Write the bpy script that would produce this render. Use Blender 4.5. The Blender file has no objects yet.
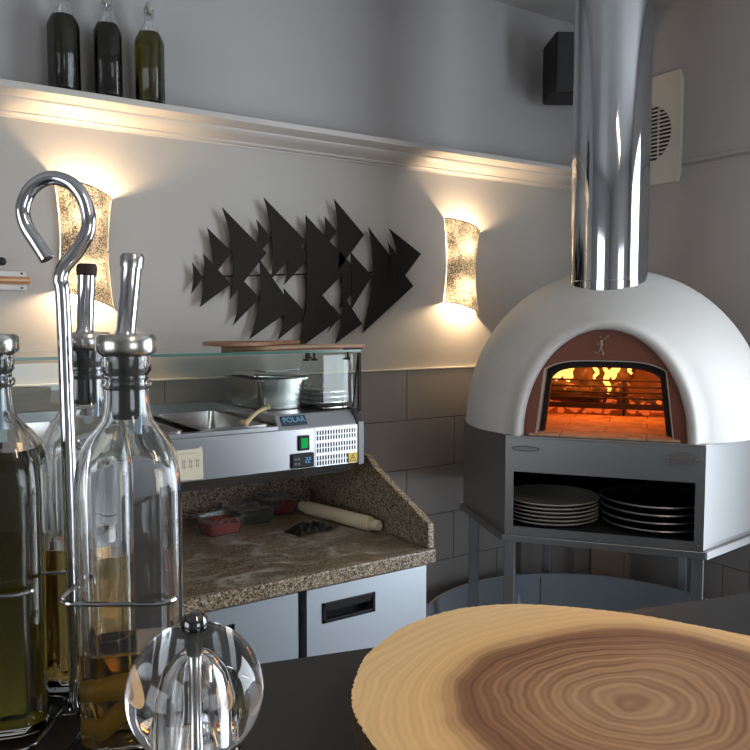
import bpy, bmesh, math, random
from math import sin, cos, pi, radians, sqrt, atan2
from mathutils import Vector, Matrix
random.seed(7)
S = bpy.context.scene
C = S.collection

# ------------------------------------------------------------------ camera, world, lights, exposure
cam_d = bpy.data.cameras.new('camera'); cam = bpy.data.objects.new('camera', cam_d); C.objects.link(cam)
cam.location = (0, 0, 1.5)
cam.rotation_euler = (radians(90) - math.atan(55 / 780), 0, -radians(33.4))
cam_d.sensor_width = 36; cam_d.sensor_fit = 'HORIZONTAL'; cam_d.lens = 36 * 780 / 750
cam_d.clip_start = 0.02
S.camera = cam
S.view_settings.view_transform = 'Standard'; S.view_settings.look = 'None'
S.view_settings.gamma = 1; S.view_settings.use_curve_mapping = False
S.view_settings.exposure = 0.0
S.cycles.max_bounces = 14; S.cycles.transmission_bounces = 12; S.cycles.transparent_max_bounces = 12
S.cycles.sample_clamp_indirect = 4

W = bpy.data.worlds.new('world'); S.world = W; W.use_nodes = True
W.node_tree.nodes['Background'].inputs[0].default_value = (0.55, 0.65, 0.8, 1)
W.node_tree.nodes['Background'].inputs[1].default_value = 0.6

def area(name, loc, rot, sx, sy, power, col):
    l = bpy.data.lights.new(name, 'AREA'); l.shape = 'RECTANGLE'; l.size = sx; l.size_y = sy
    l.energy = power; l.color = col
    o = bpy.data.objects.new(name, l); o.location = loc; o.rotation_euler = rot; C.objects.link(o)
    return o
# daylight through the shop window on the right and the window in the back wall
area('daylight_right', (2.74, -0.10, 1.35), (0, radians(90), 0), 1.9, 1.7, 64, (0.84, 0.92, 1.0))
area('daylight_back', (0.9, -2.56, 1.45), (radians(90), 0, 0), 1.3, 1.3, 8, (0.84, 0.92, 1.0))
area('fill_left', (-2.56, 0.1, 1.5), (0, radians(-90), 0), 1.5, 1.9, 11, (1.0, 0.94, 0.88))  # warm fill added from the left to brighten the right wall
area('ceiling_panel_light', (0.5, -1.1, 2.70), (0, 0, 0), .14, 1.15, 9, (1.0, 0.86, 0.68))

# ------------------------------------------------------------------ helpers
def link(o, parent=None):
    C.objects.link(o)
    if parent: o.parent = parent
    return o

def tag(o, label=None, cat=None, group=None, kind=None):
    if label: o['label'] = label
    if cat: o['category'] = cat
    if group: o['group'] = group
    if kind: o['kind'] = kind
    return o

def thing(name, label, cat, loc=(0, 0, 0), rz=0, group=None):
    o = bpy.data.objects.new(name, None); o.empty_display_size = .02
    o.location = loc; o.rotation_euler = (0, 0, rz)
    link(o); return tag(o, label, cat, group)

def copy_tree(o, parent=None):
    c = o.copy(); C.objects.link(c)
    if parent: c.parent = parent
    for ch in list(o.children): copy_tree(ch, c)
    return c

class MB:
    def __init__(s): s.v = []; s.f = []
    def add(s, vs, fs):
        b = len(s.v); s.v += [tuple(v) for v in vs]; s.f += [tuple(i + b for i in f) for f in fs]; return s
    def box(s, a, b):
        x0, y0, z0 = a; x1, y1, z1 = b
        return s.add([(x0,y0,z0),(x1,y0,z0),(x1,y1,z0),(x0,y1,z0),(x0,y0,z1),(x1,y0,z1),(x1,y1,z1),(x0,y1,z1)],
                     [(0,3,2,1),(4,5,6,7),(0,1,5,4),(1,2,6,5),(2,3,7,6),(3,0,4,7)])
    def prism(s, pts, z0, z1, axis='z'):
        n = len(pts)
        def m(p, z):
            if axis == 'z': return (p[0], p[1], z)
            if axis == 'y': return (p[0], z, p[1])
            return (z, p[0], p[1])
        vs = [m(p, z0) for p in pts] + [m(p, z1) for p in pts]
        fs = [tuple(range(n))[::-1], tuple(range(n, 2 * n))] + [(i, (i + 1) % n, n + (i + 1) % n, n + i) for i in range(n)]
        return s.add(vs, fs)
    def loft(s, rings, cap0=True, cap1=True, closed=True):
        n = len(rings[0]); vs = [p for r in rings for p in r]; fs = []
        for k in range(len(rings) - 1):
            for i in range(n if closed else n - 1):
                j = (i + 1) % n
                fs.append((k*n+i, k*n+j, (k+1)*n+j, (k+1)*n+i))
        if cap0: fs.append(tuple(range(n))[::-1])
        if cap1: fs.append(tuple(range((len(rings)-1)*n, len(rings)*n)))
        return s.add(vs, fs)
    def lathe(s, prof, n=40, c=(0, 0), cap0=True, cap1=True, a0=0.0):
        rings = [[(c[0] + r*cos(a0 + 2*pi*i/n), c[1] + r*sin(a0 + 2*pi*i/n), z) for i in range(n)] for r, z in prof]
        return s.loft(rings, cap0, cap1)
    def tube(s, path, r, n=12, closed=False):
        P = [Vector(p) for p in path]; m = len(P); rings = []
        T = []
        for i in range(m):
            if closed: t = P[(i+1) % m] - P[i-1]
            elif i == 0: t = P[1] - P[0]
            elif i == m-1: t = P[-1] - P[-2]
            else: t = (P[i+1]-P[i]).normalized() + (P[i]-P[i-1]).normalized()
            T.append(t.normalized())
        up = Vector((0, 0, 1))
        if abs(T[0].dot(up)) > .95: up = Vector((1, 0, 0))
        nrm = (up - T[0]*up.dot(T[0])).normalized()
        for i in range(m):
            nrm = (nrm - T[i]*nrm.dot(T[i])).normalized(); bi = T[i].cross(nrm)
            rr = r[i] if isinstance(r, (list, tuple)) else r
            rings.append([tuple(P[i] + (nrm*cos(2*pi*k/n) + bi*sin(2*pi*k/n))*rr) for k in range(n)])
        if closed: return s.loft(rings + [rings[0]], False, False)
        return s.loft(rings)
    def sphere(s, c, r, n=20, m=12, sc=(1, 1, 1)):
        rings = []
        for k in range(1, m):
            t = -pi/2 + pi*k/m
            rings.append([(c[0]+sc[0]*r*cos(t)*cos(2*pi*i/n), c[1]+sc[1]*r*cos(t)*sin(2*pi*i/n), c[2]+sc[2]*r*sin(t)) for i in range(n)])
        return s.loft(rings)
    def xf(s, M):
        s.v = [tuple(M @ Vector(v)) for v in s.v]; return s
    def build(s, name, mat, parent=None, smooth=True, bevel=0, angle=40, seg=2):
        me = bpy.data.meshes.new(name); me.from_pydata(s.v, [], s.f); 
        bm = bmesh.new(); bm.from_mesh(me)
        bmesh.ops.recalc_face_normals(bm, faces=bm.faces[:]); bm.normal_update()
        for e in bm.edges:
            if len(e.link_faces) == 2:
                e.smooth = e.calc_face_angle(0) < radians(angle)
        for f in bm.faces: f.smooth = bool(smooth) and any(e.smooth for e in f.edges)
        bm.to_mesh(me); bm.free()
        me.materials.append(mat)
        o = bpy.data.objects.new(name, me); link(o, parent)
        if bevel:
            b = o.modifiers.new('bevel', 'BEVEL'); b.width = bevel; b.segments = seg; b.limit_method = 'ANGLE'; b.angle_limit = radians(35)
            b.harden_normals = False
        elif smooth and any(p.use_smooth for p in me.polygons):
            es = o.modifiers.new('split', 'EDGE_SPLIT'); es.use_edge_angle = False; es.use_edge_sharp = True
        return o

def boxm(a, b): return MB().box(a, b)

def smooth_path(pts, sub=6, closed=False):
    P = [Vector(p) for p in pts]; out = []; m = len(P)
    rng = range(m if closed else m-1)
    for i in rng:
        if closed: p0, p1, p2, p3 = P[i-1], P[i], P[(i+1) % m], P[(i+2) % m]
        else: p0, p1, p2, p3 = P[max(i-1, 0)], P[i], P[i+1], P[min(i+2, m-1)]
        for k in range(sub):
            t = k/sub
            out.append(.5*((2*p1)+(p2-p0)*t+(2*p0-5*p1+4*p2-p3)*t*t+(3*p1-p0-3*p2+p3)*t**3))
    if not closed: out.append(P[-1])
    return out

# ------------------------------------------------------------------ materials
def mat(name, col=(.5, .5, .5), rough=.5, metal=0, **kw):
    m = bpy.data.materials.new(name); m.use_nodes = True
    b = m.node_tree.nodes['Principled BSDF']
    b.inputs['Base Color'].default_value = (*col, 1); b.inputs['Roughness'].default_value = rough
    b.inputs['Metallic'].default_value = metal
    for k, v in kw.items(): b.inputs[k.replace('_', ' ')].default_value = v
    return m
def nd(m, t, **kw):
    n = m.node_tree.nodes.new(t)
    for k, v in kw.items(): setattr(n, k, v)
    return n
def lk(m, a, b): m.node_tree.links.new(a, b)
def bs(m): return m.node_tree.nodes['Principled BSDF']
def coord(m, scale=(1, 1, 1)):
    t = nd(m, 'ShaderNodeTexCoord'); mp = nd(m, 'ShaderNodeMapping'); mp.inputs['Scale'].default_value = scale
    lk(m, t.outputs['Object'], mp.inputs[0]); return mp.outputs[0]
def noise(m, vec, scale, detail=4, rough=.5, dist=0):
    n = nd(m, 'ShaderNodeTexNoise'); n.inputs['Scale'].default_value = scale; n.inputs['Detail'].default_value = detail
    n.inputs['Roughness'].default_value = rough; n.inputs['Distortion'].default_value = dist
    lk(m, vec, n.inputs['Vector']); return n.outputs['Fac']
def ramp(m, fac, stops):
    r = nd(m, 'ShaderNodeValToRGB'); e = r.color_ramp.elements
    while len(e) < len(stops): e.new(.5)
    for i, (p, c) in enumerate(stops):
        e[i].position = p; e[i].color = (*c, 1) if len(c) == 3 else c
    lk(m, fac, r.inputs[0]); return r.outputs[0]
def bump(m, h, strength=.2, dist=.002):
    b = nd(m, 'ShaderNodeBump'); b.inputs['Strength'].default_value = strength; b.inputs['Distance'].default_value = dist
    lk(m, h, b.inputs['Height']); lk(m, b.outputs[0], bs(m).inputs['Normal'])

def paint(name, c, rough=.6, var=.03, bscale=30, bstr=.08):
    m = mat(name, c, rough); v = coord(m)
    n = noise(m, v, 3.0, 5)
    c2 = tuple(max(0, x*(1-var*2)) for x in c)
    lk(m, ramp(m, n, [(.3, c2), (.7, c)]), bs(m).inputs['Base Color'])
    bump(m, noise(m, v, bscale, 4), bstr, .002); return m

M = {}
M['wall'] = paint('wall_paint', (.40, .385, .385))
M['wall_lamp_warm'] = paint('wall_paint_lamp_warm', (.45, .42, .385))  # wall below the cornice: warmth of the lamplight put into its colour
M['ceiling'] = paint('ceiling_paint', (.48, .47, .46))
M['moulding'] = paint('moulding_paint', (.52, .49, .455), .45)
M['floor'] = paint('floor_vinyl', (.20, .195, .19), .4, .1)
M['tile'] = paint('grey_tile', (.31, .288, .275), .30, .08, 12, .04)
M['grout'] = paint('grout', (.10, .095, .09), .8)
M['plaster'] = paint('white_plaster', (.62, .60, .57), .5, .05, 11, .8)
M['terracotta'] = paint('terracotta_paint', (.18, .050, .024), .55, .08, 25, .15)
M['terracotta_relief'] = mat('relief_metal', (.32, .24, .18), .4, .5)
M['chrome'] = mat('chrome', (.60, .60, .62), .07, 1)
M['flue'] = mat('polished_steel', (.52, .53, .55), .06, 1)
M['black_plastic'] = mat('black_plastic', (.008, .008, .009), .45, 0, Specular_IOR_Level=.25)
M['black_rubber'] = mat('black_rubber', (.012, .012, .012), .6)
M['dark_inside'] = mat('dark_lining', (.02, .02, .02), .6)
M['bar'] = paint('dark_bar_laminate', (.019, .018, .018), .35, .1)
M['fish'] = mat('blackened_steel', (.015, .012, .009), .6, 0, Specular_IOR_Level=.15)
v = coord(M['fish']); bump(M['fish'], noise(M['fish'], v, 40, 4), .15, .002)
M['cream_plastic'] = mat('cream_plastic', (.50, .46, .38), .4)
M['label_paper'] = paint('label_paper', (.62, .56, .42), .7)
M['ink'] = mat('ink', (.12, .11, .10), .7)
M['yellow'] = mat('yellow_sticker', (.75, .52, .05), .5)
M['blue_sign'] = mat('dark_blue_badge', (.03, .06, .09), .3)
M['blue_text'] = mat('badge_lettering', (.25, .42, .55), .4)
M['ceramic'] = mat('off_white_plate', (.42, .40, .35), .35)
M['black_pan'] = mat('black_pan', (.05, .048, .045), .4, .6)
M['pan_rim'] = mat('pan_rim', (.35, .34, .32), .35, .8)
M['red_food'] = paint('red_sauce', (.34, .03, .03), .3, .2, 60, .8)
M['dark_food'] = paint('dark_olives', (.03, .03, .025), .3, .2, 60, .8)
M['clear_plastic'] = mat('clear_plastic', (.85, .87, .87), .06, 0, Transmission_Weight=.98, IOR=1.2)
M['bag'] = mat('clear_film', (.8, .85, .9), .08, 0, Transmission_Weight=.8, IOR=1.3)
M['pin_wood'] = paint('rolling_pin_wood', (.62, .52, .36), .5, .08, 30, .05)
M['bone'] = paint('beige_handle', (.55, .42, .22), .5, .1)
M['copper'] = mat('copper', (.6, .35, .2), .35, .7)
M['burner'] = mat('charred_iron', (.03, .022, .018), .7, .5)

def steel(name, c, r, ax=(1, 1, 14)):
    m = mat(name, c, r, 1); v = coord(m, ax); n = noise(m, v, 8, 3)
    mr = nd(m, 'ShaderNodeMapRange'); mr.inputs[3].default_value = r*.96; mr.inputs[4].default_value = r*1.05
    lk(m, n, mr.inputs[0]); lk(m, mr.outputs[0], bs(m).inputs['Roughness']); return m
M['steel'] = steel('brushed_steel', (.47, .48, .50), .28)
M['door_steel'] = steel('door_steel', (.54, .58, .63), .42, (1, 1, 40))
M['stand'] = steel('grey_stand_steel', (.36, .36, .365), .42)
M['pan_steel'] = steel('pan_steel', (.50, .49, .47), .22, (8, 8, 8))
M['sheet'] = mat('dull_galvanised', (.30, .33, .37), .45, .3)

g = mat('speckled_granite', (.3, .22, .15), .32); v = coord(g)
vo = nd(g, 'ShaderNodeTexVoronoi'); vo.inputs['Scale'].default_value = 260; lk(g, v, vo.inputs['Vector'])
sep = nd(g, 'ShaderNodeSeparateColor'); lk(g, vo.outputs['Color'], sep.inputs[0])
lk(g, ramp(g, sep.outputs[0], [(0, (.03, .023, .017)), (.22, (.06, .043, .03)), (.30, (.20, .145, .09)), (.7, (.26, .19, .12)), (.86, (.38, .31, .24)), (1, (.45, .39, .32))]), bs(g).inputs['Base Color'])
M['granite'] = g
# worktop top: same granite, dusted with flour
g2 = mat('floured_granite', (.3, .22, .15), .38); v = coord(g2)
vo = nd(g2, 'ShaderNodeTexVoronoi'); vo.inputs['Scale'].default_value = 260; lk(g2, v, vo.inputs['Vector'])
sep = nd(g2, 'ShaderNodeSeparateColor'); lk(g2, vo.outputs['Color'], sep.inputs[0])
base = ramp(g2, sep.outputs[0], [(0, (.05, .036, .022)), (.2, (.09, .062, .036)), (.30, (.15, .105, .062)), (.7, (.19, .135, .08)), (.9, (.24, .18, .12))])
mx = nd(g2, 'ShaderNodeMix', data_type='RGBA'); lk(g2, base, mx.inputs[6]); mx.inputs[7].default_value = (.50, .45, .38, 1)
lk(g2, ramp(g2, noise(g2, coord(g2, (1, 1.8, 1)), 5.5, 8, .65, 1.6), [(.47, (0, 0, 0)), (.56, (.18, .18, .18)), (.66, (.75, .75, .75))]), mx.inputs[0])
lk(g2, mx.outputs[2], bs(g2).inputs['Base Color']); M['granite_flour'] = g2

def glass(name, c=(1, 1, 1), rough=.0, ior=1.45):
    return mat(name, c, rough, 0, Transmission_Weight=1.0, IOR=ior)
M['glass'] = glass('clear_glass', (.96, .97, .97))
M['sheet_glass'] = glass('sheet_glass', (.90, .97, .94), 0, 1.45)
M['glass_edge'] = mat('green_glass_edge', (.05, .14, .11), .15)
M['acrylic'] = glass('acrylic', (.97, .97, .98), 0, 1.49)
M['oil_green'] = glass('olive_oil', (.14, .115, .008), 0, 1.40)
M['oil_brown'] = glass('chilli_oil', (.34, .22, .07), 0, 1.38)
M['oil_dark'] = glass('dark_olive_oil', (.035, .03, .006), 0, 1.36)
M['oil_light'] = glass('yellow_green_oil', (.12, .10, .008), 0, 1.36)
M['dark_bottle_liquid'] = mat('dark_green_oil', (.055, .05, .01), .12)
M['chilli'] = paint('yellow_chilli', (.95, .72, .10), .35, .1)
M['herb'] = paint('dark_herb', (.03, .03, .015), .6)

def emit(name, c, s):
    m = bpy.data.materials.new(name); m.use_nodes = True; nt = m.node_tree
    nt.nodes.remove(nt.nodes['Principled BSDF']); e = nt.nodes.new('ShaderNodeEmission')
    e.inputs[0].default_value = (*c, 1); e.inputs[1].default_value = s
    nt.links.new(e.outputs[0], nt.nodes['Material Output'].inputs[0]); return m
M['flame'] = emit('flame', (1, .46, .08), 3.2)
M['ember'] = emit('ember', (1, .13, .02), .8)
M['green_lit'] = emit('green_rocker_light', (.02, .55, .12), .7)
M['led'] = emit('blue_digits', (.15, .5, 1), .9)
M['daylight'] = emit('daylight_outside', (.80, .90, 1), 3.0)
M['bulb'] = emit('warm_bulb', (1, .80, .55), 14)

# fire brick
b = mat('fire_brick', (.55, .25, .12), .8); v = coord(b)
br = nd(b, 'ShaderNodeTexBrick'); br.inputs['Scale'].default_value = 1; br.inputs['Brick Width'].default_value = .24
br.inputs['Row Height'].default_value = .12; br.inputs['Mortar Size'].default_value = .0015; br.inputs['Color1'].default_value = (.55, .36, .22, 1)
br.inputs['Color2'].default_value = (.48, .30, .18, 1); br.inputs['Mortar'].default_value = (.10, .06, .04, 1)
lk(b, v, br.inputs['Vector'])
mm = nd(b, 'ShaderNodeMix', data_type='RGBA', blend_type='MULTIPLY'); mm.inputs[0].default_value = 1
lk(b, br.outputs[0], mm.inputs[6]); lk(b, ramp(b, noise(b, v, 18, 6, .6), [(.3, (.45, .4, .4)), (.65, (1, 1, 1))]), mm.inputs[7])
lk(b, mm.outputs[2], bs(b).inputs['Base Color']); M['brick'] = b
b = mat('oven_lining', (.50, .32, .2), .85); v = coord(b)
lk(b, ramp(b, noise(b, v, 9, 6, .6), [(.3, (.28, .17, .11)), (.7, (.55, .38, .26))]), bs(b).inputs['Base Color']); M['lining'] = b
b = mat('burning_log', (.06, .04, .03), .9); v = coord(b, (1, 1, 1))
lk(b, ramp(b, noise(b, v, 30, 6), [(.35, (.02, .015, .012)), (.7, (.14, .09, .06))]), bs(b).inputs['Base Color'])
lk(b, ramp(b, noise(b, v, 22, 4), [(.60, (0, 0, 0)), (.68, (1, .18, .02))]), bs(b).inputs['Emission Color']); bs(b).inputs['Emission Strength'].default_value = 1.2
M['log'] = b

# speckled gilt shade of the sconces: translucent gold leaf with dark crackle
b = bpy.data.materials.new('crackled_gold_shade'); b.use_nodes = True; p = bs(b); v = coord(b)
n1 = noise(b, v, 260, 3, .7); n2 = noise(b, v, 12, 2)
ad = nd(b, 'ShaderNodeMath', operation='MULTIPLY_ADD'); ad.inputs[1].default_value = .35; lk(b, n2, ad.inputs[0]); lk(b, n1, ad.inputs[2])
mask = ramp(b, ad.outputs[0], [(.62, (0, 0, 0)), (.74, (1, 1, 1))])
p.inputs['Base Color'].default_value = (.10, .085, .065, 1); p.inputs['Roughness'].default_value = .4; p.inputs['Metallic'].default_value = .3
tr = nd(b, 'ShaderNodeBsdfTranslucent'); tr.inputs[0].default_value = (.98, .95, .88, 1)
ms = nd(b, 'ShaderNodeMixShader'); lk(b, mask, ms.inputs[0]); lk(b, tr.outputs[0], ms.inputs[1]); lk(b, p.outputs[0], ms.inputs[2])
lk(b, ms.outputs[0], b.node_tree.nodes['Material Output'].inputs[0]); M['shade'] = b

# sawn slab: pale sapwood, brown heart, growth rings round the pith
def slab_top():
    m = mat('sawn_slab_face', (.7, .45, .2), .48); 
    t = nd(m, 'ShaderNodeTexCoord'); mp = nd(m, 'ShaderNodeMapping'); mp.inputs['Location'].default_value = (-.009, .024, 0); mp.inputs['Scale'].default_value = (.80, .95, 1)
    lk(m, t.outputs['Object'], mp.inputs[0]); vec = mp.outputs[0]
    nz = nd(m, 'ShaderNodeTexNoise'); nz.inputs['Scale'].default_value = 9; nz.inputs['Detail'].default_value = 3; lk(m, vec, nz.inputs['Vector'])
    sb = nd(m, 'ShaderNodeVectorMath', operation='SUBTRACT'); sb.inputs[1].default_value = (.5, .5, .5); lk(m, nz.outputs['Color'], sb.inputs[0])
    sc = nd(m, 'ShaderNodeVectorMath', operation='SCALE'); sc.inputs['Scale'].default_value = .035; lk(m, sb.outputs[0], sc.inputs[0])
    av = nd(m, 'ShaderNodeVectorMath', operation='ADD'); lk(m, vec, av.inputs[0]); lk(m, sc.outputs[0], av.inputs[1])
    ln = nd(m, 'ShaderNodeVectorMath', operation='LENGTH'); lk(m, av.outputs[0], ln.inputs[0]); r = ln.outputs['Value']
    def mth(op, a, b_):
        q = nd(m, 'ShaderNodeMath', operation=op)
        for i, x in enumerate((a, b_)):
            if isinstance(x, (int, float)): q.inputs[i].default_value = x
            else: lk(m, x, q.inputs[i])
        return q.outputs[0]
    zone = ramp(m, mth('MULTIPLY', r, 5), [(.0, (.22, .11, .05)), (.03, (.42, .25, .14)), (.15, (.52, .32, .17)), (.40, (.46, .25, .12)), (.54, (.33, .155, .07)),
        (.60, (.26, .115, .05)), (.65, (.60, .34, .15)), (.72, (.88, .55, .24)), (1, (.93, .62, .30))])
    rings = mth('SINE', mth('MULTIPLY', r, 1500), 0)
    n2 = noise(m, vec, 22, 4)
    rr = mth('MULTIPLY', mth('ADD', rings, 1), mth('MULTIPLY', n2, .30))
    rings2 = mth('MULTIPLY', mth('ADD', mth('SINE', mth('MULTIPLY', r, 620), 0), 1), mth('MULTIPLY', noise(m, vec, 14, 3), .34))
    hm = ramp(m, mth('MULTIPLY', r, 5), [(.58, (1, 1, 1)), (.70, (.30, .30, .30))])
    tot = mth('MULTIPLY', mth('ADD', rr, rings2), hm)
    mx = nd(m, 'ShaderNodeMix', data_type='RGBA', blend_type='MULTIPLY'); lk(m, tot, mx.inputs[0]); lk(m, zone, mx.inputs[6]); mx.inputs[7].default_value = (.32, .18, .10, 1)
    lk(m, mx.outputs[2], bs(m).inputs['Base Color']); bump(m, noise(m, coord(m, (1, 1, 1)), 120, 3), .1, .001)
    return m
M['slab'] = slab_top()
M['bark'] = paint('bark', (.08, .045, .022), .9, .3, 90, 1.0)
def wood(name, c1, c2, ax):
    m = mat(name, c1, .5); v = coord(m, ax); lk(m, ramp(m, noise(m, v, 6, 5, .6, .5), [(.3, c2), (.7, c1)]), bs(m).inputs['Base Color']); return m
M['peel'] = wood('peel_wood', (.42, .25, .14), (.30, .165, .09), (1, 14, 14))
M['peel_dark'] = wood('peel_wood_dark', (.34, .18, .10), (.22, .11, .06), (1, 14, 14))

# ------------------------------------------------------------------ setting
X0, X1, Y0, Y1, H = -2.6, 2.77, -2.6, 2.4, 2.76
def struct(name, mb, m, parent=None, **k):
    o = mb.build(name, m, parent, **k)
    if parent is None: o['kind'] = 'structure'
    return o
struct('floor', boxm((X0-.2, Y0-.2, -.1), (X1+.2, Y1+.2, 0)), M['floor'])
struct('ceiling', boxm((X0-.2, Y0-.2, H), (X1+.2, Y1+.2, H+.1)), M['ceiling'])
struct('wall_back', boxm((X0, Y1, 0), (X1, Y1+.2, H)), M['wall_lamp_warm'])

def wall_hole(mb, fixed, a0, a1, ha0, ha1, hz0, hz1, ax):
    f0, f1 = fixed
    for (p0, p1, z0, z1) in ((a0, ha0, 0, H), (ha1, a1, 0, H), (ha0, ha1, 0, hz0), (ha0, ha1, hz1, H)):
        if ax == 'y': mb.box((f0, p0, z0), (f1, p1, z1))
        else: mb.box((p0, f0, z0), (p1, f1, z1))
    return mb
struct('wall_left', wall_hole(MB(), (X0-.2, X0), Y0, Y1, -.90, 1.10, .72, 2.28, 'y'), M['wall'])
struct('wall_right', wall_hole(MB(), (X1, X1+.2), Y0, Y1, -.98, .78, .38, 2.32, 'y'), M['wall'])
struct('wall_front', wall_hole(MB(), (Y0-.2, Y0), X0, X1, .22, 1.58, .78, 2.12, 'x'), M['wall'])
def window(name, ax, f, a0, a1, z0, z1, n):
    q = MB()
    def bx(p0, p1, zz0, zz1, t=.03):
        if ax == 'y': q.box((f-t, p0, zz0), (f+t, p1, zz1))
        else: q.box((p0, f-t, zz0), (p1, f+t, zz1))
    bx(a0, a1, z0, z0+.05); bx(a0, a1, z1-.05, z1)
    for k in range(n+1):
        c = a0 + .025 + (a1-a0-.05)*k/n; bx(c-.025, c+.025, z0, z1)
    w = struct(name, q, mat(name+'_frame', (.5, .5, .5), .4))
    g_ = MB()
    if ax == 'y': g_.box((f+(.05 if f > 0 else -.056), a0, z0), (f+(.056 if f > 0 else -.05), a1, z1))
    else: g_.box((a0, f-.056, z0), (a1, f-.05, z1))
    g_.build('pane', M['daylight'], w)
window('window_1', 'y', X1+.10, -.98, .78, .38, 2.32, 2)
window('window_2', 'x', Y0-.10, .22, 1.58, .78, 2.12, 2)

window('added_fill_window', 'y', X0-.10, -.90, 1.10, .72, 2.28, 2)  # unseen window added to go with the left fill light
lp = thing('ceiling_light', 'long slim warm ceiling light behind the viewer', 'ceiling light', (.5, -1.1, H-.05))
boxm((-.08, -.60, 0), (.08, .60, .0495)).build('housing', mat('lamp_housing', (.5, .5, .5), .4), lp)
boxm((-.07, -.58, -.004), (.07, .58, -.0005)).build('diffuser', M['bulb'], lp)
# grey wall tiles in running bond
def tiles(name, ax, f, a0, a1, ref, mir=1):
    q = MB(); w, h, gp = .466, .19, .0016
    for r in range(7):
        z1 = 1.31 - r*h; z0 = max(z1-h, 0.0)
        if z1 <= 0.02: break
        off = ref if r % 2 == 0 else ref + w/2
        k0 = math.floor((a0-off)/w) - 1
        for k in range(k0, k0+16):
            p0, p1 = max(off+k*w, a0), min(off+(k+1)*w, a1)
            if p1-p0 < .01: continue
            if ax == 'x': q.box((p0+gp, f-.011, z0+gp), (p1-gp, f-.001, z1-gp))
            else: q.box((f-.011, p0+gp, z0+gp), (f-.001, p1-gp, z1-gp))
    return struct(name, q, M['tile'], bevel=.0012)
struct('trim_1', boxm((X0, Y1-.008, 0), (X1, Y1, 1.312)), M['grout'])
tiles('wall_tiles_back', 'x', Y1, X0, X1-.012, 1.72)
struct('trim_2', boxm((X1-.008, .78, 0), (X1, Y1-.012, 1.312)), M['grout'])
tiles('wall_tiles_right', 'y', X1, .80, Y1-.014, 2.2)
struct('trim_3', boxm((X0, Y1-.013, 1.3105), (X1-.012, Y1, 1.3165)), mat('white_seal', (.62, .58, .5), .5), bevel=.001)

# cornice shelf along the fish wall
prof = [(0, 2.062), (.006, 2.062), (.008, 2.068), (.022, 2.069), (.026, 2.074), (.026, 2.078), (.032, 2.080), (.040, 2.086), (.058, 2.090), (.070, 2.097), (.078, 2.106),
        (.080, 2.112), (.088, 2.114), (.100, 2.116), (.106, 2.120), (.120, 2.122), (.126, 2.125), (.126, 2.146), (0, 2.146)]
prof = [(d, 2.060+(z-2.062)*.80) for d, z in prof]
q = MB(); q.prism([(Y1-d, z) for d, z in prof], X0, X1, 'x'); struct('trim_4', q, M['moulding'], angle=25)
struct('wall_upper_back', boxm((X0, Y1-.004, 2.1273), (X1, Y1, H)), M['wall'])
struct('trim_5', MB().prism([(X1, 2.112), (X1-.018, 2.120), (X1-.018, 2.130), (X1, 2.136)], .8, 1.955, 'y'), M['wall'])
# fix: trim_5 runs along Y on the right wall

# ------------------------------------------------------------------ swing-top oil bottles on the cornice
def r4(prof, n=28, sq=1.0, c=(0, 0)):
    """rings of a lathe whose section can be a rounded square (sq = 1)"""
    rings = []
    for r, z, s_ in prof:
        ring = []
        for i in range(n):
            a = 2*pi*i/n; ca, sa = cos(a), sin(a)
            e = 2 + 3.2*s_*sq
            k = (abs(ca)**e + abs(sa)**e)**(-1/e)
            ring.append((c[0]+r*k*ca, c[1]+r*k*sa, z))
        rings.append(ring)
    return rings
def make_swing_bottle(liquid, herb=False):
    t = thing('oil_bottle', 'x', 'bottle')
    out = [(.036, 0, 1), (.0395, .004, 1), (.0395, .175, 1), (.038, .185, .8), (.026, .212, .3), (.016, .232, 0), (.0135, .245, 0), (.0135, .262, 0), (.0155, .264, 0), (.0155, .272, 0), (.013, .274, 0)]
    ins = [(.011, .272, 0), (.0112, .245, 0), (.0135, .231, 0), (.0235, .210, .3), (.0355, .183, .8), (.037, .174, 1), (.037, .008, 1), (.030, .006, 1)]
    MB().loft(r4(out + ins, 40, .25)).build('glass_body', M['glass'], t)
    lv = .205
    MB().loft(r4([(.034, .0065, 1), (.0372, .012, 1), (.0372, .174, 1), (.0358, .184, .8), (.0262, lv, .35)], 40, .25)).build('oil', liquid, t)
    MB().lathe([(.009, .262), (.0125, .274), (.0125, .280), (.008, .286), (.004, .288)], 20).build('stopper', M['ceramic'], t)
    p = smooth_path([(-.0155, 0, .250), (-.019, 0, .262), (-.018, 0, .278), (-.012, 0, .291), (0, 0, .294), (.012, 0, .291), (.018, 0, .278), (.019, 0, .262), (.0155, 0, .250)], 4)
    MB().tube(p, .0011, 8).build('wire_clasp', M['chrome'], t)
    MB().tube([(.0148*cos(a), .0148*sin(a), .250) for a in [2*pi*i/20 for i in range(20)]], .001, 6, True).build('neck_wire', M['chrome'], t)
    if herb:
        MB().tube(smooth_path([(.0, -.01, .02), (-.012, -.02, .07), (.01, -.026, .12), (-.006, -.02, .165), (.004, -.008, .2)], 5), .0022, 6).build('herb_sprig', M['herb'], t)
    return t
specs = [(.499, 2.315, 'tall swing-top bottle of very dark oil, left end of the cornice shelf row', 'dark', False),
         (.618, 2.315, 'swing-top bottle of blackish oil standing between two others on the cornice shelf', 'dark', True),
         (.738, 2.315, 'swing-top bottle of lighter olive-green oil, right end of the cornice row', 'light', False)]
for x, y, lab, kind, hb in specs:
    t = make_swing_bottle(M['oil_dark'] if kind == 'dark' else M['oil_light'], hb)
    t['label'] = lab; t['group'] = 'oil bottles on the cornice shelf'; t.location = (x, y, 2.1275); t.rotation_euler.z = radians({.499: 20, .618: 75, .738: 50}[x])

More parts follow.
